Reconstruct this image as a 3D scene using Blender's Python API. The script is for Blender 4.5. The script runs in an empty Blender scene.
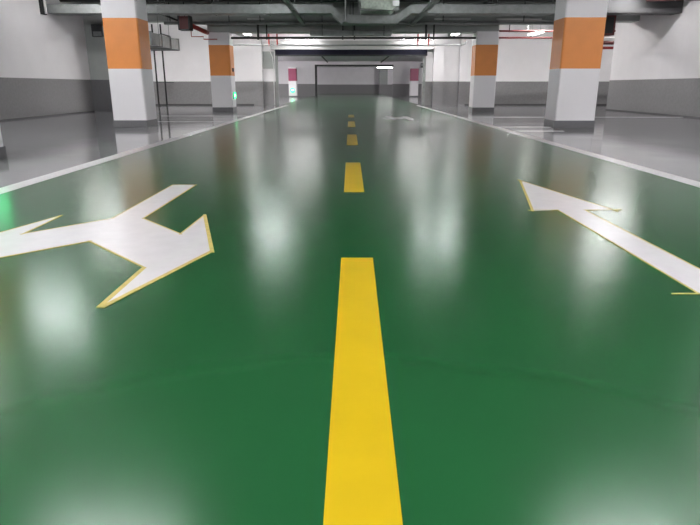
import bpy, math, random
from mathutils import Vector
random.seed(4)
S = bpy.context.scene
C = S.collection

# ---------------------------------------------------------------- materials
def mat(name, col, rough=.6, metal=0, spec=.5, noise=0, nscale=6, bump=0, bscale=60, emit=None, estr=0, rnoise=0, nstretch=None, coat=0):
    m = bpy.data.materials.new(name); m.use_nodes = True
    nt = m.node_tree; b = nt.nodes['Principled BSDF']
    b.inputs['Base Color'].default_value = (*col, 1)
    b.inputs['Roughness'].default_value = rough
    b.inputs['Metallic'].default_value = metal
    b.inputs['Specular IOR Level'].default_value = spec
    if coat:
        b.inputs['Coat Weight'].default_value = coat; b.inputs['Coat Roughness'].default_value = .05
    tc = nt.nodes.new('ShaderNodeTexCoord')
    src = tc.outputs['Object']
    if nstretch:
        mp = nt.nodes.new('ShaderNodeMapping'); mp.inputs['Scale'].default_value = nstretch
        nt.links.new(src, mp.inputs['Vector']); src = mp.outputs['Vector']
    if noise:
        n = nt.nodes.new('ShaderNodeTexNoise'); n.inputs['Scale'].default_value = nscale; n.inputs['Detail'].default_value = 5
        nt.links.new(src, n.inputs['Vector'])
        r = nt.nodes.new('ShaderNodeValToRGB')
        r.color_ramp.elements[0].position = .3; r.color_ramp.elements[1].position = .7
        r.color_ramp.elements[0].color = (*[c*(1-noise) for c in col], 1)
        r.color_ramp.elements[1].color = (*[min(1, c*(1+noise)) for c in col], 1)
        nt.links.new(n.outputs['Fac'], r.inputs['Fac']); nt.links.new(r.outputs['Color'], b.inputs['Base Color'])
    if rnoise:
        n2 = nt.nodes.new('ShaderNodeTexNoise'); n2.inputs['Scale'].default_value = 1.3; n2.inputs['Detail'].default_value = 4
        nt.links.new(src, n2.inputs['Vector'])
        mr = nt.nodes.new('ShaderNodeMapRange')
        mr.inputs['From Min'].default_value = .3; mr.inputs['From Max'].default_value = .7
        mr.inputs['To Min'].default_value = rough-rnoise; mr.inputs['To Max'].default_value = rough+rnoise
        nt.links.new(n2.outputs['Fac'], mr.inputs['Value']); nt.links.new(mr.outputs['Result'], b.inputs['Roughness'])
    if bump:
        n3 = nt.nodes.new('ShaderNodeTexNoise'); n3.inputs['Scale'].default_value = bscale; n3.inputs['Detail'].default_value = 3
        nt.links.new(src, n3.inputs['Vector'])
        bp = nt.nodes.new('ShaderNodeBump'); bp.inputs['Strength'].default_value = bump; bp.inputs['Distance'].default_value = .01
        nt.links.new(n3.outputs['Fac'], bp.inputs['Height']); nt.links.new(bp.outputs['Normal'], b.inputs['Normal'])
    if emit:
        b.inputs['Emission Color'].default_value = (*emit, 1); b.inputs['Emission Strength'].default_value = estr
    return m

M = dict(
 green=mat('green_epoxy', (.0110, .079, .0245), .21, spec=.42, noise=.06, nscale=1.1, rnoise=0, bump=.015, bscale=220),
 grey=mat('grey_epoxy', (.25, .25, .26), .09, spec=.6, noise=.06, nscale=.8, rnoise=.02),
 line=mat('white_road_paint', (.62, .60, .62), .28, noise=.05, nscale=9),
 yellow=mat('yellow_road_paint', (.56, .385, .008), .30, noise=.05, nscale=5),
 tape=mat('yellow_masking_tape', (.52, .41, .12), .55, noise=.15, nscale=30),
 wall=mat('white_wall_paint', (.78, .76, .78), .6, noise=.03, nscale=1.5, bump=.08, bscale=20),
 dado=mat('grey_dado_paint', (.205, .200, .207), .5, noise=.08, nscale=14),
 base=mat('dark_base_strip', (.05, .05, .052), .5),
 pwhite=mat('pillar_white_paint', (.76, .74, .76), .5, noise=.02, nscale=2),
 orange=mat('pillar_orange_paint', (.70, .235, .040), .45, noise=.05, nscale=3),
 magenta=mat('pillar_magenta_paint', (.26, .03, .085), .45),
 skirt=mat('pillar_grey_skirt', (.12, .12, .125), .35, noise=.08, nscale=20),
 slab=mat('concrete_soffit', (.10, .105, .105), .85, noise=.25, nscale=2),
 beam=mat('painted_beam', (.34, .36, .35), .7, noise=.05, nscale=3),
 galv=mat('galvanised_sheet', (.235, .25, .245), .5, metal=.3, noise=.12, nscale=8),
 galvd=mat('weathered_sheet', (.22, .23, .23), .55, metal=.2, noise=.15, nscale=8),
 foil=mat('foil_wrap', (.42, .48, .42), .4, metal=.4, noise=.2, nscale=14, bump=.6, bscale=14),
 dark=mat('black_steel', (.012, .013, .014), .5),
 navy=mat('dark_navy_steel', (.006, .006, .014), .6, spec=.1),
 brown=mat('rusty_brown_paint', (.04, .012, .010), .6),
 red=mat('red_fire_paint', (.30, .022, .02), .4),
 dred=mat('dark_red_paint', (.10, .012, .012), .45),
 white=mat('white_enamel', (.78, .78, .78), .4),
 shutter=mat('white_shutter_steel', (.42, .42, .42), .4, noise=.04, nscale=4),
 tube=mat('fluorescent_tube', (.9, .9, .9), .4, emit=(.95, .99, 1), estr=38),
 fill_far=mat('fill_tube_far', (.9, .9, .9), .4, emit=(1, .97, .98), estr=380),
 fill_near=mat('fill_tube_near', (.9, .9, .9), .4, emit=(1, .985, .99), estr=135),
 tubes=mat('fluorescent_tube_side', (.9, .9, .9), .4, emit=(1, .985, .98), estr=46),
 tubem=mat('fluorescent_tube_portal', (.9, .9, .9), .4, emit=(1, .97, .98), estr=22),
 tubev=mat('fluorescent_tube_soft', (.9, .9, .9), .4, emit=(1, .98, .95), estr=9),
 fill_rear=mat('fill_tube_rear', (.9, .9, .9), .4, emit=(1, .98, .96), estr=150),
 exitg=mat('exit_sign_green', (.01, .5, .15), .4, emit=(.02, 1, .28), estr=3.0),
 exitw=mat('exit_sign_white', (.8, .9, .85), .4, emit=(.7, 1, .85), estr=3.5),
)

# ---------------------------------------------------------------- mesh building
class MB:
    def __init__(s): s.v = []; s.f = []; s.m = []
    def box(s, a, b, mi=0):
        x0, y0, z0 = a; x1, y1, z1 = b; n = len(s.v)
        s.v += [(x0,y0,z0),(x1,y0,z0),(x1,y1,z0),(x0,y1,z0),(x0,y0,z1),(x1,y0,z1),(x1,y1,z1),(x0,y1,z1)]
        for q in ((0,3,2,1),(4,5,6,7),(0,1,5,4),(1,2,6,5),(2,3,7,6),(3,0,4,7)):
            s.f.append([n+i for i in q]); s.m.append(mi)
        return s
    def prism(s, pts, z0, z1, mi=0):                # counter-clockwise outline in xy
        n = len(s.v); k = len(pts)
        ar = sum(pts[i][0]*pts[(i+1)%k][1]-pts[(i+1)%k][0]*pts[i][1] for i in range(k))
        if ar < 0: pts = pts[::-1]
        s.v += [(p[0], p[1], z0) for p in pts]+[(p[0], p[1], z1) for p in pts]
        s.f.append([n+i for i in range(k)][::-1]); s.m.append(mi)
        s.f.append([n+k+i for i in range(k)]); s.m.append(mi)
        for i in range(k):
            j = (i+1) % k; s.f.append([n+i, n+j, n+k+j, n+k+i]); s.m.append(mi)
        return s
    def prism_xz(s, pts, y0, y1, mi=0):
        n = len(s.v); k = len(pts)
        ar = sum(pts[i][0]*pts[(i+1)%k][1]-pts[(i+1)%k][0]*pts[i][1] for i in range(k))
        if ar < 0: pts = pts[::-1]
        s.v += [(p[0], y0, p[1]) for p in pts]+[(p[0], y1, p[1]) for p in pts]
        s.f.append([n+i for i in range(k)]); s.m.append(mi)
        s.f.append([n+k+i for i in range(k)][::-1]); s.m.append(mi)
        for i in range(k):
            j = (i+1) % k; s.f.append([n+j, n+i, n+k+i, n+k+j]); s.m.append(mi)
        return s
    def tube(s, path, r, seg=12, mi=0):
        P = [Vector(p) for p in path]; n0 = len(s.v)
        up = None
        for i, p in enumerate(P):
            t = (P[min(i+1, len(P)-1)]-P[max(i-1, 0)]).normalized()
            if up is None:
                up = t.orthogonal().normalized()
            else:
                up = (up-t*up.dot(t)).normalized()
            w = t.cross(up)
            for k in range(seg):
                a = 2*math.pi*k/seg
                s.v.append(tuple(p+up*math.cos(a)*r+w*math.sin(a)*r))
        for i in range(len(P)-1):
            for k in range(seg):
                a = n0+i*seg+k; b = n0+i*seg+(k+1) % seg
                s.f.append([a, b, b+seg, a+seg]); s.m.append(mi)
        s.f.append([n0+k for k in range(seg)][::-1]); s.m.append(mi)
        e = n0+(len(P)-1)*seg
        s.f.append([e+k for k in range(seg)]); s.m.append(mi)
        return s
    def build(s, name, mats, parent=None, org=(0,0,0), bevel=0, smooth=False):
        if not isinstance(mats, (list, tuple)): mats = [mats]
        me = bpy.data.meshes.new(name)
        me.from_pydata([tuple(v[i]-org[i] for i in range(3)) for v in s.v], [], s.f); me.update()
        for m in mats: me.materials.append(M[m])
        for p, mi in zip(me.polygons, s.m): p.material_index = mi
        if smooth:
            for p in me.polygons: p.use_smooth = len(p.vertices) == 4
        o = bpy.data.objects.new(name, me); C.objects.link(o)
        if parent: o.parent = parent
        else: o.location = org
        if bevel:
            bv = o.modifiers.new('Bevel', 'BEVEL'); bv.width = bevel; bv.segments = 2; bv.limit_method = 'ANGLE'
        return o
def tag(o, label, cat, group=None):
    o['label'] = label; o['category'] = cat
    if group: o['group'] = group
    return o
def thing(name, label, cat, loc, group=None):
    o = bpy.data.objects.new(name, None); o.location = loc; C.objects.link(o); o.empty_display_size = .1
    return tag(o, label, cat, group)
def struct(name, mb, mats, **k):
    o = mb.build(name, mats, **k); o['kind'] = 'structure'; return o

XL, XR = -8.85, 9.62          # side walls of the near hall
DZ = 1.06                     # top of the grey dado
CE = 3.6                      # soffit
YB = 28.2                     # cross wall

# ---------------------------------------------------------------- floor and ceiling
fl = MB()
def fq(x0, y0, x1, y1, mi):
    n = len(fl.v); fl.v += [(x0,y0,0),(x1,y0,0),(x1,y1,0),(x0,y1,0)]; fl.f.append([n,n+1,n+2,n+3]); fl.m.append(mi)
fq(-14, -7, -2.93, YB, 1); fq(-2.93, -7, 3.12, YB, 0); fq(3.12, -7, 14, YB, 1)
fq(-14, YB, -3.36, 72, 1); fq(-3.36, YB, 3.36, 72, 0); fq(3.36, YB, 14, 72, 1)
struct('floor', fl, ['green', 'grey'])
struct('ceiling', MB().box((-14.2, -7, CE), (14.2, 28.6, CE+.2)), 'slab')
struct('ceiling', MB().box((-14.2, 28.6, 2.98), (14.2, 71.2, 3.18)), 'wall')

def dado_wall(name, a, b, side_mats=('dado', 'wall'), top=CE, strips=True):
    """a box wall painted grey below DZ and white above"""
    w = MB().box((a[0], a[1], 0), (b[0], b[1], DZ), 0).box((a[0], a[1], DZ), (b[0], b[1], top), 1)
    return struct(name, w, list(side_mats))
dado_wall('wall_left', (XL-.25, -7), (XL, 20.9))
dado_wall('wall_right', (XR, -7), (XR+.25, 22.7))
dado_wall('wall_rear', (-14, -7.2), (14, -7))
dado_wall('wall_left_far', (-14, 15.5), (-13.8, 71.4))
dado_wall('wall_right_far', (13.8, 15.5), (14, 71.4))
dado_wall('wall_left_return', (-14, 15.3), (XL-.25, 15.5))
dado_wall('wall_right_return', (XR+.25, 15.3), (14, 15.5))
w = MB().box((-9.12, 20.9, 0), (-8.16, 21.7, DZ), 0).box((-9.12, 20.9, DZ), (-8.16, 21.7, CE), 1)
struct('wall_left_end', w, ['skirt', 'beam'])
# cross wall with the shutter portal
PX0, PX1, PZ = -3.33, 3.36, 2.40
w = MB()
for x0, x1 in ((-13.8, PX0), (PX1, 13.8)):
    w.box((x0, YB, 0), (x1, YB+.4, DZ), 0).box((x0, YB, DZ), (x1, YB+.4, CE), 1)
w.box((PX0, YB, PZ), (PX1, YB+.4, CE), 1)
struct('wall_back', w, ['dado', 'wall'])
# pilasters on the cross wall
for x0, x1, d in ((-4.42, -3.98, .30), (3.78, 4.25, .28), (5.0, 5.3, .18)):
    w = MB().box((x0, YB-d, 0), (x1, YB, DZ), 0).box((x0, YB-d, DZ), (x1, YB, CE), 1)
    struct('wall_pilaster', w, ['dado', 'wall'])
# corridor: second cross wall with opening and far wall
QY = 55.0; Q0, Q1 = -3.02, 3.82
w = MB()
for x0, x1 in ((-13.8, Q0), (Q1, 13.8)):
    w.box((x0, QY, 0), (x1, QY+.35, DZ), 0).box((x0, QY, DZ), (x1, QY+.35, 2.98), 1)
w.box((Q0, QY, 2.66), (Q1, QY+.35, 2.98), 1)
struct('wall_corridor', w, ['dado', 'wall'])
w = MB().box((Q0-.12, QY-.06, 0), (Q0+.06, QY+.4, 2.66)).box((Q0-.12, QY-.06, 2.58), (Q1+.05, QY+.4, 2.70))
struct('trim_corridor', w, 'dark')
dado_wall('wall_far', (-13.8, 71.2), (13.8, 71.4), top=3.18)
w = MB().box((3.35, 70.2, 0), (4.3, 71.2, DZ), 0).box((3.35, 70.2, DZ), (4.3, 71.2, 2.98), 1)
struct('wall_far_pilaster', w, ['dado', 'beam'])

# dark base strips
for nm, a, b in (('left', (XL, -7, 0), (XL+.02, 20.9, .035)), ('right', (XR-.02, -7, 0), (XR, 22.7, .035)),
                 ('back_left', (-13.8, YB-.02, 0), (-4.42, YB, .06)), ('back_right', (5.3, YB-.02, 0), (13.8, YB, .06))):
    struct('baseboard_'+nm, MB().box(a, b), 'base')

# beams of the hall
def beam(x0, y0, z0, x1, y1, m='beam'):
    struct('ceiling_beam', MB().box((x0, y0, z0), (x1, y1, CE)), m, bevel=.01)
beam(-4.77, 20.93, 2.58, 4.98, 21.55)
beam(-13.8, 20.93, 2.93, -4.77, 21.55)
beam(4.98, 20.93, 2.93, 13.8, 21.55)
beam(XL, 12.95, 3.38, XR, 13.4, 'slab')
beam(7.15, 18.3, 2.88, XR, 18.9, 'base')
beam(XL, 7.2, 3.38, XR, 7.6, 'slab')
for x in (-4.75, 4.6):
    beam(x-.2, -7, 3.40, x+.2, 20.93, 'slab')
    beam(x-.2, 21.55, 3.0, x+.2, YB, 'beam')

# ---------------------------------------------------------------- pillars
def pillar(x0, x1, y0, y1, label, band='orange', zt=CE, hs=.146, ho=1.195, ht=2.18, group=None):
    c = ((x0+x1)/2, (y0+y1)/2, 0)
    t = thing('pillar', label, 'pillar', c, group)
    b = .025
    def ring(z0, z1, mi, mb):
        pts = [(x0+b,y0),(x1-b,y0),(x1,y0+b),(x1,y1-b),(x1-b,y1),(x0+b,y1),(x0,y1-b),(x0,y0+b)]
        mb.prism(pts, z0, z1, mi)
    s = MB(); ring(0.02, ho, 0, s); ring(ho, ht, 1, s); ring(ht, zt, 0, s)
    s.build('shaft', ['pwhite', band], t, c)
    k = MB().box((x0-.008, y0-.008, 0), (x1+.008, y1+.008, hs))
    k.build('skirting', 'skirt', t, c, bevel=.006)
    return t
pillar(-5.065, -4.345, 12.86, 13.55, 'white square pillar with orange band, nearest whole pillar on the left', zt=3.40)
pillar(4.352, 5.198, 12.76, 13.45, 'wide white square pillar with orange band, nearest pillar on the right', zt=3.40)
pillar(-4.777, -4.067, 20.99, 21.68, 'orange banded pillar with green exit sign on its side, farther left', zt=2.60)
pillar(4.232, 4.98, 20.87, 21.56, 'orange banded pillar under the beam, farther right, behind the near right one', zt=2.60)
pillar(-4.92, -4.19, 6.48, 7.20, 'white pillar cut off by the left picture edge', zt=3.40)
pillar(-5.09, -4.42, 50.65, 51.3, 'white pillar with magenta band and round green sign, through the portal at left', 'magenta', 2.35, .10, 1.28, 2.26)
pillar(5.0, 5.67, 50.65, 51.3, 'white pillar with magenta band, through the portal at right', 'magenta', 2.35, .10, 1.28, 2.26)

# ---------------------------------------------------------------- exit signs
def exit_sign_side(x, y, z, w, h, label):
    c = (x, y, z)
    t = thing('exit_sign', label, 'exit sign', c, 'green exit signs on the pillars')
    MB().box((x, y-w/2, z-h/2), (x+.03, y+w/2, z+h/2)).build('housing', 'dark', t, c, bevel=.004)
    MB().box((x+.03, y-w/2+.01, z-h/2+.01), (x+.036, y+w/2-.01, z+h/2-.01)).build('face', 'exitg', t, c)
    a = MB()                                         # white arrow on the lit face
    n = len(a.v)
    def q(p, x_=x+.0365):
        k = len(a.v); a.v.extend([(x_, y+u, z+v) for u, v in p]); a.f.append(list(range(k, k+len(p)))); a.m.append(0)
    q([(-w*.1, -h*.1), (w*.28, -h*.1), (w*.28, h*.1), (-w*.1, h*.1)])
    q([(-w*.34, 0), (-w*.1, -h*.28), (-w*.1, h*.28)])
    a.build('arrow', 'exitw', t, c)
exit_sign_side(-4.067, 21.33, .54, .38, .22, 'small green lit exit sign low on the farther left orange pillar')
exit_sign_side(-4.19, 6.86, .58, .40, .24, 'green lit exit sign on the pillar at the left picture edge')
t = thing('exit_sign', 'round green lit sign low on the magenta banded pillar at left', 'exit sign', (-4.77, 50.65, .52), 'green exit signs on the pillars')
MB().tube([(-4.77, 50.65, .52), (-4.77, 50.60, .52)], .19, 24).build('housing', 'dark', t, (-4.77, 50.65, .52))
MB().tube([(-4.77, 50.60, .52), (-4.77, 50.58, .52)], .175, 24).build('face', 'exitg', t, (-4.77, 50.65, .52))
MB().box((-4.83, 50.57, .50), (-4.67, 50.58, .60)).build('arrow', 'exitw', t, (-4.77, 50.65, .52))

# ---------------------------------------------------------------- floor markings
Z1 = .002
tag(MB().box((-3.02, -6.9, 0), (-2.845, 28.0, Z1)).build('lane_line', 'line'), 'long solid white line along the left edge of the green lane', 'road marking')
tag(MB().box((3.03, -6.9, 0), (3.205, 28.0, Z1)).build('lane_line', 'line'), 'long solid white line along the right edge of the green lane', 'road marking')
dl = ['nearest yellow dash, running out at the bottom edge', 'second yellow dash ahead on the green lane', 'third yellow dash up the green lane',
      'fourth yellow dash, a pale block on the lane', 'fifth and farthest visible yellow dash before the portal']
for (y0, y1), lb in zip(((.80, 2.87), (4.82, 6.78), (8.88, 10.88), (12.97, 15.02), (17.1, 18.6)), dl):
    o = (MB().prism([(-.0545, y0), (.1045, y0), (.117, y1), (-.045, y1)], 0, Z1) if y0 < 1 else MB().box((-.050, y0, 0), (.118, y1, Z1))).build('lane_dash', 'yellow', org=(.04, (y0+y1)/2, 0))
    tag(o, lb, 'road marking', 'yellow dashes down the middle of the lane')
# bay lines on the grey floor
bl = [(-5.2, 14.95, 'thin white bay line on the grey floor left, behind the near left pillar'),
      (-5.6, 17.9, 'faint white bay line on the grey floor left, before the farther pillar')]
for x, y, lb in bl:
    tag(MB().box((x, y-.05, 0), (-3.02, y+.05, Z1)).build('bay_line', 'line', org=(-4, y, 0)), lb, 'parking line', 'white parking bay lines')
for x, y, lb in ((9.5, 12.95, 'white bay line meeting the near right pillar'), (9.5, 11.75, 'white bay line just before the near right pillar'),
                 (9.5, 17.2, 'faint white bay line between the two right pillars')):
    if y < 13.6:
        tag(MB().box((3.205, y-.06, 0), (4.34 if y > 12.7 else 4.2, y+.06, Z1)).build('bay_line', 'line', org=(3.8, y, 0)), lb, 'parking line', 'white parking bay lines')
    else:
        tag(MB().box((3.205, y-.05, 0), (x, y+.05, Z1)).build('bay_line', 'line', org=(5.8, y, 0)), lb, 'parking line', 'white parking bay lines')

def arrow(name, outline, tapes, label, cat='road arrow'):
    cx = sum(p[0] for p in outline)/len(outline); cy = sum(p[1] for p in outline)/len(outline); c = (cx, cy, 0)
    t = thing(name, label, cat, c)
    MB().prism(outline, 0, Z1).build('paint', 'line', t, c)
    for (a, b, ex, wd) in tapes:
        A = Vector(a); B = Vector(b); d = (B-A).normalized(); n = Vector((-d.y, d.x))*wd/2
        A = A-d*ex; B = B+d*ex
        MB().prism([tuple(A-n), tuple(B-n), tuple(B+n), tuple(A+n)], 0, Z1+.0012).build('masking_tape', 'tape', t, c)
# two-way arrow at the left
cx = -1.475
right = [(.10, 5.18), (.10, 3.80), (.47, 3.37), (.485, 3.89), (.735, 3.00), (.485, 2.17), (.485, 2.70), (0.0, 3.21)]
left = [(-a, b) for a, b in right[::-1][1:]]
out = [(cx+a, b) for a, b in right+left]
e = [(out[i], out[(i+1) % len(out)]) for i in range(len(out))]
def off(a, b, k):
    A = Vector(a); B = Vector(b); d = (B-A).normalized(); n = Vector((-d.y, d.x))*k; return tuple(A+n), tuple(B+n)
tp = []
for i, (a, b) in enumerate(e):
    wide = i in (3, 4, 5)
    k = .010 if wide else .005
    a2, b2 = off(a, b, k*.5)
    tp.append((a2, b2, (0 if i in (4, 5) else .03) if wide else .012, .022 if wide else .009))
arrow('road_arrow', out, tp, 'white two-way turn arrow edged with yellow masking tape, on the left of the green lane')
# straight arrow at the right
out = [(1.585, 5.43), (1.29, 4.06), (1.475, 4.08), (1.475, 2.33), (1.68, 2.33), (1.665, 4.08), (1.87, 4.08)]
tp = [(out[0], out[1], .02, .018), ((1.26, 4.07), (1.475, 4.08), .0, .006), (out[2], out[3], 0, .008), ((1.38, 2.33), (1.72, 2.33), .02, .008),
      (out[4], out[5], 0, .009), ((1.665, 4.08), (1.92, 4.09), .01, .008), (out[6], out[0], .05, .010)]
arrow('road_arrow', out, tp, 'long white straight arrow edged with tape, on the right of the green lane')
# distant left-turn arrow
out = [(.92, 16.7), (1.22, 17.55), (1.22, 16.95), (1.5, 16.95), (1.52, 17.6), (1.68, 17.6), (1.70, 16.2), (1.66, 15.6), (1.52, 15.6), (1.50, 16.4), (1.22, 16.45), (1.22, 15.9)]
arrow('road_arrow', out, [], 'small distant white turn arrow near the portal, right of the yellow dashes')

# ---------------------------------------------------------------- lamps
def lamp(x, y, z, along, label, L=1.24, w=.20, tm='tube', grp='lit fluorescent lamps under the ceiling', top=CE, rods=True, hw=None):
    hw = hw or w/2
    c = (x, y, z); t = thing('ceiling_lamp', label, 'ceiling lamp', c, grp)
    def bx(mb, u0, v0, z0, u1, v1, z1):
        if along == 'x': mb.box((x+u0, y+v0, z0), (x+u1, y+v1, z1))
        else: mb.box((x+v0, y+u0, z0), (x+v1, y+u1, z1))
        return mb
    bx(MB(), -L/2, -hw, z+.03, L/2, hw, z+.07).build('housing', 'white', t, c, bevel=.004)
    for s in (-1, 1):
        v = s*w*.27
        p = [(x-L/2+.02, y+v, z), (x+L/2-.02, y+v, z)] if along == 'x' else [(x+v, y-L/2+.02, z), (x+v, y+L/2-.02, z)]
        MB().tube(p, .026, 10).build('tube', tm, t, c, smooth=True)
    if rods:
        for s in (-1, 1):
            u = s*L*.36
            q = (x+u, y) if along == 'x' else (x, y+u)
            MB().tube([(q[0], q[1], z+.06), (q[0], q[1], top)], .006, 6).build('rod', 'galvd', t, c)
ZL = 3.28
for x, y, lb in ((-2.15, 16.4, 'lit lamp over the lane left, before the duct'), (2.45, 16.1, 'lit lamp over the lane right, before the duct'),
              (-7.3, 17.25, 'lit lamp beside the left wall before the duct'), (6.05, 14.4, 'lit lamp above the right pillar bays'),
              (8.1, 17.7, 'lit lamp beside the right wall before the duct'),
              (-5.5, 10.1, 'lit lamp over the left bays nearer the camera'), (-2.2, 4.4, 'lit lamp above the camera on the left'),
              (2.55, 4.4, 'lit lamp above the camera on the right'), (-2.2, -2.0, 'added fill lamp behind the camera left'), (2.5, -2.0, 'added fill lamp behind the camera right'),  # the behind-camera pair and all rows below are added fill, out of view
              (8.4, 11.2, 'added fill lamp over the near right bays by the wall'), (-7.3, 11.2, 'added fill lamp over the near left bays by the wall'),
              (8.0, 7.0, 'added fill lamp over the right bays, out of the picture'), (-7.6, 6.5, 'added fill lamp over the left bays, out of the picture'),
              (6.0, 2.0, 'added fill lamp over the right bays abreast of the camera'), (-6.0, 2.0, 'added fill lamp over the left bays abreast of the camera'),
              (-2.2, 1.2, 'added fill lamp straight above the camera, left'), (2.5, 1.2, 'added fill lamp straight above the camera, right'),
              (5.4, 6.2, 'added fill lamp over the right bays a little ahead of the camera'), (-5.6, 5.4, 'added fill lamp over the left bays a little ahead of the camera')):
    lamp(x, y, ZL, 'x', lb, tm='fill_near' if (y < 3 or abs(x) > 5 and y < 9) else 'tubem' if x == 6.05 else 'tubes' if abs(x) > 7 and y > 16 else 'tube')
for x, y, lb in ((-4.15, 24.9, 'lit lamp in the rear bay left of the portal'), (4.25, 24.9, 'lit lamp in the rear bay right of the portal'),
              (7.4, 24.9, 'lit slanting lamp in the rear bay at right'), (-8.6, 22.9, 'lit lamp in the rear bay at far left')):
    lamp(x, y, 2.86, 'y', lb, L=1.5, w=.3, tm='tubev')
for x, lb in ((-6.6, 'added fill lamp hidden above the rear bay, left of the farther left pillar'), (-3.7, 'added fill lamp hidden above the rear bay, left of the lane middle'),
              (3.9, 'added fill lamp hidden above the rear bay, right of the lane middle'), (6.8, 'added fill lamp hidden above the rear bay, right of the farther right pillar'), (11.0, 'added fill lamp hidden above the rear bay at far right'), (-11.0, 'added fill lamp hidden above the rear bay at far left')):
    lamp(x, 23.2, 3.4, 'x', lb, L=1.5, w=.22, tm='fill_rear')  # added to brighten the rear bay, kept out of sight behind the beam
for x, lb in ((-2.15, 'bright lamp above the shutter housing at left'), (2.95, 'bright lamp above the shutter housing at right')):
    lamp(x, 27.35, 2.86, 'x', lb, L=1.5, w=.22, tm='tubem', top=CE)
for x, y, lb in ((-6.2, 33, 'added fill lamp in the corridor, unseen behind the left jamb of the portal'), (6.2, 33, 'added fill lamp in the corridor, unseen behind the right jamb of the portal'),
              (-6.6, 40, 'added fill lamp in the corridor farther along, left'), (7.2, 40, 'added fill lamp in the corridor farther along, right'), (-8.5, 47, 'added fill lamp beside the left magenta pillar'),
              (-8, 62, 'added fill lamp beyond the second opening, left'), (8, 62, 'added fill lamp beyond the second opening, right')):
    lamp(x, y, 2.45, 'x', lb, L=1.5, w=.30, tm='fill_far', top=2.98, hw=.03)  # unseen fill added to brighten corridor walls and ceiling

lamp(3.35, 58.5, 2.55, 'x', 'small lit lamp seen through the second opening at right', L=1.6, w=.2, tm='tubem', top=2.98)

# unlit battens on the beam
for x0, x1, lb in ((2.8, 4.0, 'thin pale batten on the beam left of the right pillar'), (4.85, 6.35, 'thin pale batten on the beam between the right pillars'), (-3.4, -2.85, 'short pale batten on the beam beside the farther left pillar')):
    tag(MB().box((x0, 20.84, 2.96), (x1, 20.935, 3.0)).build('batten', 'white', org=((x0+x1)/2, 20.9, 2.98), bevel=.005), lb, 'batten', 'pale battens on the beam')

# ---------------------------------------------------------------- ducts and trays
def duct(label, pts, h, y0, y1, m='galv', seams=()):
    c = (sum(p[0] for p in pts)/len(pts), (y0+y1)/2, pts[0][1])
    t = thing('air_duct', label, 'duct', c)
    o = [(x, z) for x, z in pts]+[(x, z+h) for x, z in pts[::-1]]
    MB().prism_xz(o, y0, y1).build('duct_body', m, t, c)
    for x, z in seams:
        MB().box((x-.02, y0-.02, z-.02), (x+.02, y1+.02, z+h+.02)).build('flange', m, t, c)
        for yy in (y0-.01, y1+.01):
            MB().tube([(x+.06, yy, z+h), (x+.06, yy, CE)], .008, 6).build('hanger_rod', 'galvd', t, c)
    return t
duct('long grey duct crossing under the ceiling and dipping below the wrapped duct',
     [(-8.8, 2.88), (-.55, 2.88), (-.25, 2.60), (1.35, 2.60), (1.78, 2.88), (7.0, 2.88)], .24, 18.35, 18.95, 'galv',
     seams=[(-7.2, 2.88), (-5.6, 2.88), (-4.0, 2.88), (-2.4, 2.88), (-.9, 2.88), (2.6, 2.88), (4.2, 2.88), (6.0, 2.88)])
# foil wrapped duct above the dip
c = (.75, 18.0, 2.86); t = thing('wrapped_duct', 'pale green foil-wrapped duct hanging top centre above the dip', 'duct', c)
w = MB(); n = 15
for i in range(n):
    r = .0 if i % 2 else .025
    y0 = 17.2+i*.13
    w.prism_xz([(.28-r, 3.25), (.34-r, 2.90-r), (1.12+r, 2.86-r), (1.30+r, 3.0), (1.30+r, 3.25)], y0, y0+.13)
w.build('duct_body', 'foil', t, c)
for yy in (17.3, 18.9):
    MB().box((.26, yy, 2.83), (1.34, yy+.04, 3.3)).build('strap', 'galvd', t, c)
    for xx in (.24, 1.34): MB().tube([(xx, yy+.02, 2.9), (xx, yy+.02, CE)], .01, 6).build('hanger_rod', 'galvd', t, c)
MB().box((1.15, 17.14, 2.93), (1.33, 17.2, 3.06)).build('patch', 'white', t, c)
# left branch duct in the rear bay
c = (-6.5, 19.9, 2.25); t = thing('air_duct', 'short grey duct section seen right of the near left pillar', 'duct', c)
MB().box((-7.0, 18.96, 2.08), (-6.05, 22.0, 2.42)).build('duct_body', 'galv', t, c)
for yy in (18.97, 20.05, 21.0, 21.97): MB().box((-7.03, yy-.02, 2.05), (-6.02, yy+.02, 2.45)).build('flange', 'galvd', t, c)
for yy in (19.6, 20.7):
    for xx in (-7.06, -5.99): MB().tube([(xx, yy, 2.03), (xx, yy, CE)], .01, 6).build('hanger_rod', 'galvd', t, c)
# lighting troughs running along the lane
for x, lb in ((-1.5, 'slim grey cable trough running along the lane at upper left centre'), (2.02, 'slim grey cable trough running along the lane at upper right centre')):
    c = (x, 15, 2.7); t = thing('cable_trough', lb, 'cable tray', c, 'cable troughs along the lane')
    w = MB().box((x-.05, 8, 2.74), (x+.05, 20.7, 2.75)).box((x-.055, 8, 2.74), (x-.045, 20.7, 2.82)).box((x+.045, 8, 2.74), (x+.055, 20.7, 2.82))
    w.build('tray', 'galv', t, c)
    for yy in (9, 11.5, 14, 16.5, 20.0):
        MB().tube([(x+.065, yy, 2.73), (x+.065, yy, CE)], .008, 6).build('hanger_rod', 'galvd', t, c)
        MB().box((x-.07, yy-.03, 2.72), (x+.08, yy+.03, 2.74)).build('bracket', 'galvd', t, c)
# hanging rod seen at top centre
t = thing('threaded_rod', 'pale vertical hanging rod at top left of the wrapped duct', 'rod', (-.12, 17.9, 3.2))
MB().tube([(-.12, 17.9, 2.66), (-.12, 17.9, CE)], .03, 8).build('rod', 'galv', t, (-.12, 17.9, 3.2))
MB().box((-.2, 17.85, 2.6), (-.04, 18.33, 2.66)).build('bracket', 'galvd', t, (-.12, 17.9, 3.2))
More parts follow.
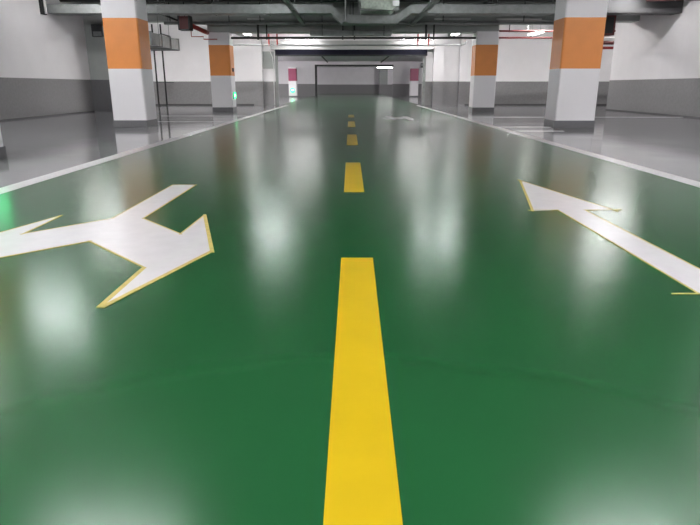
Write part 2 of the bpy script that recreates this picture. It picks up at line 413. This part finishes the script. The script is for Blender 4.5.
# dark pipes above the duct
for y, z, r, m, lb in ((19.4, 3.38, .07, 'dark', 'dark pipe crossing above the long duct, rear one'), (17.6, 3.42, .05, 'dark', 'dark pipe crossing above the long duct, front one'), (20.3, 2.80, .05, 'galvd', 'grey conduit crossing behind the long duct')):
    t = thing('ceiling_pipe', lb, 'pipe', (0, y, z), 'pipes crossing under the ceiling')
    MB().tube([(XL if y < 19.8 else -6.0, y, z), (XR if y < 19.8 else 7.6, y, z)], r, 12).build('pipe', m, t, (0, y, z), smooth=True)
    for x in (-5.8, -3.9, -2.9, 0, 3, 5.6, 7.4):
        MB().tube([(x, y, z), (x, y, CE)], .014, 6).build('hanger_rod', 'dark', t, (0, y, z))
# dark stub hanging under the beam shade at centre
c = (.4, 20.5, 2.4); t = thing('cable_tray', 'dark green grey cable tray under the beam at centre', 'cable tray', c)
MB().box((-1.3, 20.3, 2.44), (1.35, 20.75, 2.58)).build('tray', 'galvd', t, c)
for xx in (-.9, 0.1, 1.1): MB().tube([(xx, 20.28, 2.42), (xx, 20.28, CE)], .012, 6).build('hanger_rod', 'dark', t, c)

# ---------------------------------------------------------------- pipes behind the beam
c = (0, 20.75, 2.40); t = thing('ceiling_pipe', 'thin black pipe spanning between the two farther orange pillars', 'pipe', c)
MB().tube([(-3.95, 20.75, 2.385), (4.18, 20.75, 2.385)], .035, 12).build('pipe', 'dark', t, c, smooth=True)
for x in (-3.05, -2.76, -.24, .15, 2.52, 2.78):
    MB().tube([(x, 20.75, 2.33), (x, 20.75, 2.80)], .035 if x in (-3.05, 2.52) else .024, 8).build('hanger_rod', 'dark', t, c)
c = (0, 25, 2.44); t = thing('ceiling_pipe', 'thin reddish sprinkler pipe along the shutter housing with an upturned end', 'pipe', c)
MB().tube([(-4.9, 25, 2.43), (4.45, 25, 2.43), (4.62, 25, 2.47), (4.68, 25, 2.60)], .03, 10).build('pipe', 'galvd', t, c, smooth=True)
for x in (-3.25, -2.92, 2.72, 3.15):
    MB().tube([(x, 25, 2.40), (x, 25, 2.85)], .03, 8).build('riser', 'red', t, c, smooth=True)
# red pipes right bay
c = (8, 24, 2.9); t = thing('ceiling_pipe', 'red sprinkler pipe in the rear bay between the right pillars', 'pipe', c)
MB().tube([(5.3, 23.6, 2.84), (12, 23.6, 2.84)], .035, 10).build('pipe', 'dred', t, c, smooth=True)
for x in (6.0, 6.7, 8.3): MB().tube([(x, 23.6, 2.8), (x, 23.6, CE)], .018, 6).build('hanger_rod', 'dark' if x < 6.4 else 'galvd', t, c)
c = (8, 24.4, 2.66); t = thing('ceiling_pipe', 'dark brown pipe just below the red one in the right rear bay', 'pipe', c)
MB().tube([(5.6, 24.4, 2.66), (12, 24.4, 2.66)], .035, 10).build('pipe', 'dred', t, c, smooth=True)
for k, (z, r, m, lb) in enumerate(((2.22, .05, 'red', 'red pipe low in the gap beside the right wall end'), (2.56, .04, 'white', 'white pipe in the gap beside the right wall end'), (2.40, .07, 'dred', 'dark red pipe in the gap beside the right wall end'))):
    t = thing('ceiling_pipe', lb, 'pipe', (9, 22.9, z))
    MB().tube([(8.2, 23.2, z), (9.6, 23.2, z), (11.5, 23.2, z)], r, 10).build('pipe', m, t, (9, 22.9, z), smooth=True)
c = (8.35, 20.6, 2.8); t = thing('valve_box', 'dark red box high in the gap right of the near right pillar', 'box', c)
MB().box((8.05, 20.4, 2.44), (8.62, 20.85, 3.1)).build('body', 'dred', t, c, bevel=.01)
MB().box((8.1, 20.38, 2.5), (8.55, 20.40, 3.0)).build('cover', 'dark', t, c)
# dark red pipework on top of right wall
c = (9.5, 17.4, 3.1); t = thing('ceiling_pipe', 'brownish red pipework at the top of the right wall', 'pipe', c)
MB().tube([(9.45, 14.5, 3.3), (9.45, 17.7, 3.3), (9.3, 17.9, 3.22), (8.4, 18.0, 3.22)], .07, 12).build('pipe', 'brown', t, c, smooth=True)
MB().tube([(9.45, 17.0, 3.3), (9.45, 17.0, 3.08)], .05, 10).build('branch', 'brown', t, c, smooth=True)
MB().tube([(9.45, 17.0, 3.08), (8.7, 17.0, 3.08)], .04, 10).build('branch', 'brown', t, c, smooth=True)
# red box and slanting pipe, left rear
c = (-5.1, 19.6, 2.72); t = thing('valve_box', 'dark red box hanging between the two left pillars', 'box', c)
MB().box((-5.30, 19.45, 2.54), (-4.98, 19.8, 2.92)).build('body', 'dred', t, c, bevel=.01)
MB().box((-5.32, 19.43, 2.52), (-5.28, 19.82, 2.94)).box((-5.00, 19.43, 2.52), (-4.96, 19.82, 2.94)).box((-5.32, 19.43, 2.52), (-4.96, 19.82, 2.55)).build('frame', 'dark', t, c)
MB().tube([(-5.14, 19.6, 2.9), (-5.14, 19.6, CE)], .015, 6).build('hanger_rod', 'dark', t, c)
t = thing('ceiling_pipe', 'pale red pipe slanting down from the dark red box', 'pipe', (-4.7, 20.5, 2.5))
MB().tube([(-5.0, 19.85, 2.68), (-4.75, 20.45, 2.56), (-4.75, 20.85, 2.56)], .07, 12).build('pipe', 'red', t, (-4.7, 20.5, 2.5), smooth=True)
c = (-5.3, 20.3, 2.5); t = thing('ceiling_pipe', 'thin red rectangular pipe loop beside the farther left pillar', 'pipe', c)
MB().tube([(-5.25, 20.7, 2.80), (-5.25, 20.7, 2.42), (-4.85, 20.7, 2.42), (-4.85, 20.7, 2.34), (-4.4, 20.7, 2.34)], .016, 8).build('pipe', 'red', t, c)
t = thing('ceiling_pipe', 'thin dark conduit sloping toward the dark red box', 'pipe', (-5.7, 19.5, 3.0))
MB().tube([(-6.1, 19.6, 3.06), (-5.9, 19.6, 3.02), (-5.4, 19.6, 2.82), (-5.3, 19.6, 2.8)], .03, 8).build('pipe', 'dark', t, (-5.7, 19.5, 3.0), smooth=True)
# vertical parts at left wall
t = thing('wall_pipe', 'white vertical pipe with dark edge at the top of the left wall', 'pipe', (XL+.08, 18.1, 3))
MB().tube([(XL+.12, 18.15, 2.84), (XL+.12, 18.15, CE)], .035, 12).build('pipe', 'white', t, (XL+.08, 18.1, 3), smooth=True)
MB().box((XL+.0, 18.05, 2.82), (XL+.07, 18.3, CE)).build('channel', 'dark', t, (XL+.08, 18.1, 3))
c = (-8.3, 20.8, 2.6); t = thing('junction_box', 'dark box high on the left wall end behind the near pillar', 'box', c)
MB().box((-8.55, 20.72, 2.42), (-8.18, 20.9, 2.80)).build('body', 'dark', t, c, bevel=.01)
MB().box((-8.50, 20.70, 2.44), (-8.23, 20.72, 2.58)).build('cover', 'galvd', t, c)
for x, lb in ((-8.52, 'thin black vertical pipe right of the near left pillar, left one'), (-8.16, 'thin black vertical pipe right of the near left pillar, right one')):
    t = thing('wall_pipe', lb, 'pipe', (x, 27.0, 0), 'black vertical pipes at the rear left')
    MB().tube([(x, 27.0, 0), (x, 27.0, 3.4)], .035, 10).build('pipe', 'dark', t, (x, 27.0, 0), smooth=True)
    MB().tube([(x, 27.0, 0), (x, 27.0, .03)], .08, 14).build('foot', 'dark', t, (x, 27.0, 0))
    for z in (1.0, 3.0): MB().box((x-.05, 27.0, z), (x+.05, YB, z+.03)).build('bracket', 'dark', t, (x, 27.0, 0))

# ---------------------------------------------------------------- portal shutter
c = (0, 27.9, 2.5); t = thing('roller_shutter', 'raised roller shutter with pale housing and dark bottom band over the portal', 'shutter', c)
w = MB().prism_xz([(-3.55, 2.42), (3.75, 2.42), (3.75, 2.80), (-3.55, 2.80)], 27.75, YB)
w.build('housing', 'shutter', t, c, bevel=.02)
MB().box((-3.6, 27.72, 2.57), (3.8, 27.76, 2.60)).build('flange', 'galvd', t, c)
MB().box((PX0-.02, 27.78, 2.20), (PX1+.1, YB+.02, 2.42)).build('shutter_curtain', 'navy', t, c)
MB().box((PX0-.02, 27.76, 2.16), (PX1+.1, YB+.04, 2.21)).build('bottom_bar', 'dark', t, c)
for x0, x1 in ((PX0-.08, PX0+.04), (PX1-.02, PX1+.1)):
    MB().box((x0, YB-.08, 0), (x1, YB, 2.42)).build('guide_rail', 'galv', t, c)
# flexible conduit left of the portal
t = thing('conduit', 'thin curved conduit running down the left jamb of the portal', 'pipe', (-3.5, 28, 2))
MB().tube([(-3.62, 27.95, 2.55), (-3.60, 27.95, 2.35), (-3.50, 27.95, 2.1), (-3.47, 27.95, 1.7), (-3.47, 27.95, 1.1), (-3.47, 27.95, 0.02)], .018, 8).build('pipe', 'white', t, (-3.5, 28, 2), smooth=True)
# raised grey square with a small dark tab
c = (-3.78, 28.1, 1.95); t = thing('wall_square', 'pale grey raised square on the wall left of the portal', 'rectangle', c)
MB().box((-3.97, YB-.05, 1.62), (-3.46, YB, 2.36)).build('rectangle', 'beam', t, c, bevel=.005)
MB().box((-3.52, YB-.07, 1.95), (-3.49, YB-.05, 2.02)).build('dark_tab', 'dark', t, c)
# call box right of portal
t = thing('junction_box', 'small black box beside the magenta banded pillar at right of the portal', 'box', (3.42, 28, 1.8))
MB().box((3.22, YB-.14, 1.66), (3.33, YB-.02, 1.86)).build('body', 'dark', t, (3.42, 28, 1.8), bevel=.005)
MB().box((3.24, YB-.15, 1.74), (3.31, YB-.14, 1.82)).build('cover', 'galvd', t, (3.42, 28, 1.8))
# small box on farther left pillar
t = thing('switch_box', 'tiny dark box on the orange band of the farther left pillar', 'box', (-4.04, 21.3, 1.38))
MB().box((-4.067, 21.25, 1.33), (-4.02, 21.35, 1.45)).build('body', 'dark', t, (-4.04, 21.3, 1.38), bevel=.004)
MB().box((-4.02, 21.27, 1.35), (-4.012, 21.33, 1.40)).build('button', 'galvd', t, (-4.04, 21.3, 1.38))
# corridor ceiling pipes
for x, lb in ((-2.0, 'dark pipe under the white corridor ceiling at left'), (2.75, 'dark pipe under the white corridor ceiling at right')):
    t = thing('ceiling_pipe', lb, 'pipe', (x, 45, 2.9), 'dark pipes under the corridor ceiling')
    MB().tube([(x, 30, 2.90), (x, 54.9, 2.90)], .05, 10).build('pipe', 'dark', t, (x, 45, 2.9), smooth=True)

# ---------------------------------------------------------------- world, camera
wd = bpy.data.worlds.new('World'); S.world = wd; wd.use_nodes = True
wd.node_tree.nodes['Background'].inputs[0].default_value = (.6, .65, .65, 1)
wd.node_tree.nodes['Background'].inputs[1].default_value = .0
cd = bpy.data.cameras.new('Camera'); cam = bpy.data.objects.new('Camera', cd); C.objects.link(cam)
cam.location = (0, 0, .84); cam.rotation_euler = (math.pi/2-.2924, 0, 0)
cd.sensor_width = 36; cd.lens = 584.74/700*36; cd.clip_end = 200; cd.clip_start = .05
S.camera = cam
S.view_settings.view_transform = 'Standard'; S.view_settings.look = 'None'
S.view_settings.exposure = .5; S.view_settings.gamma = 1; S.view_settings.use_curve_mapping = False
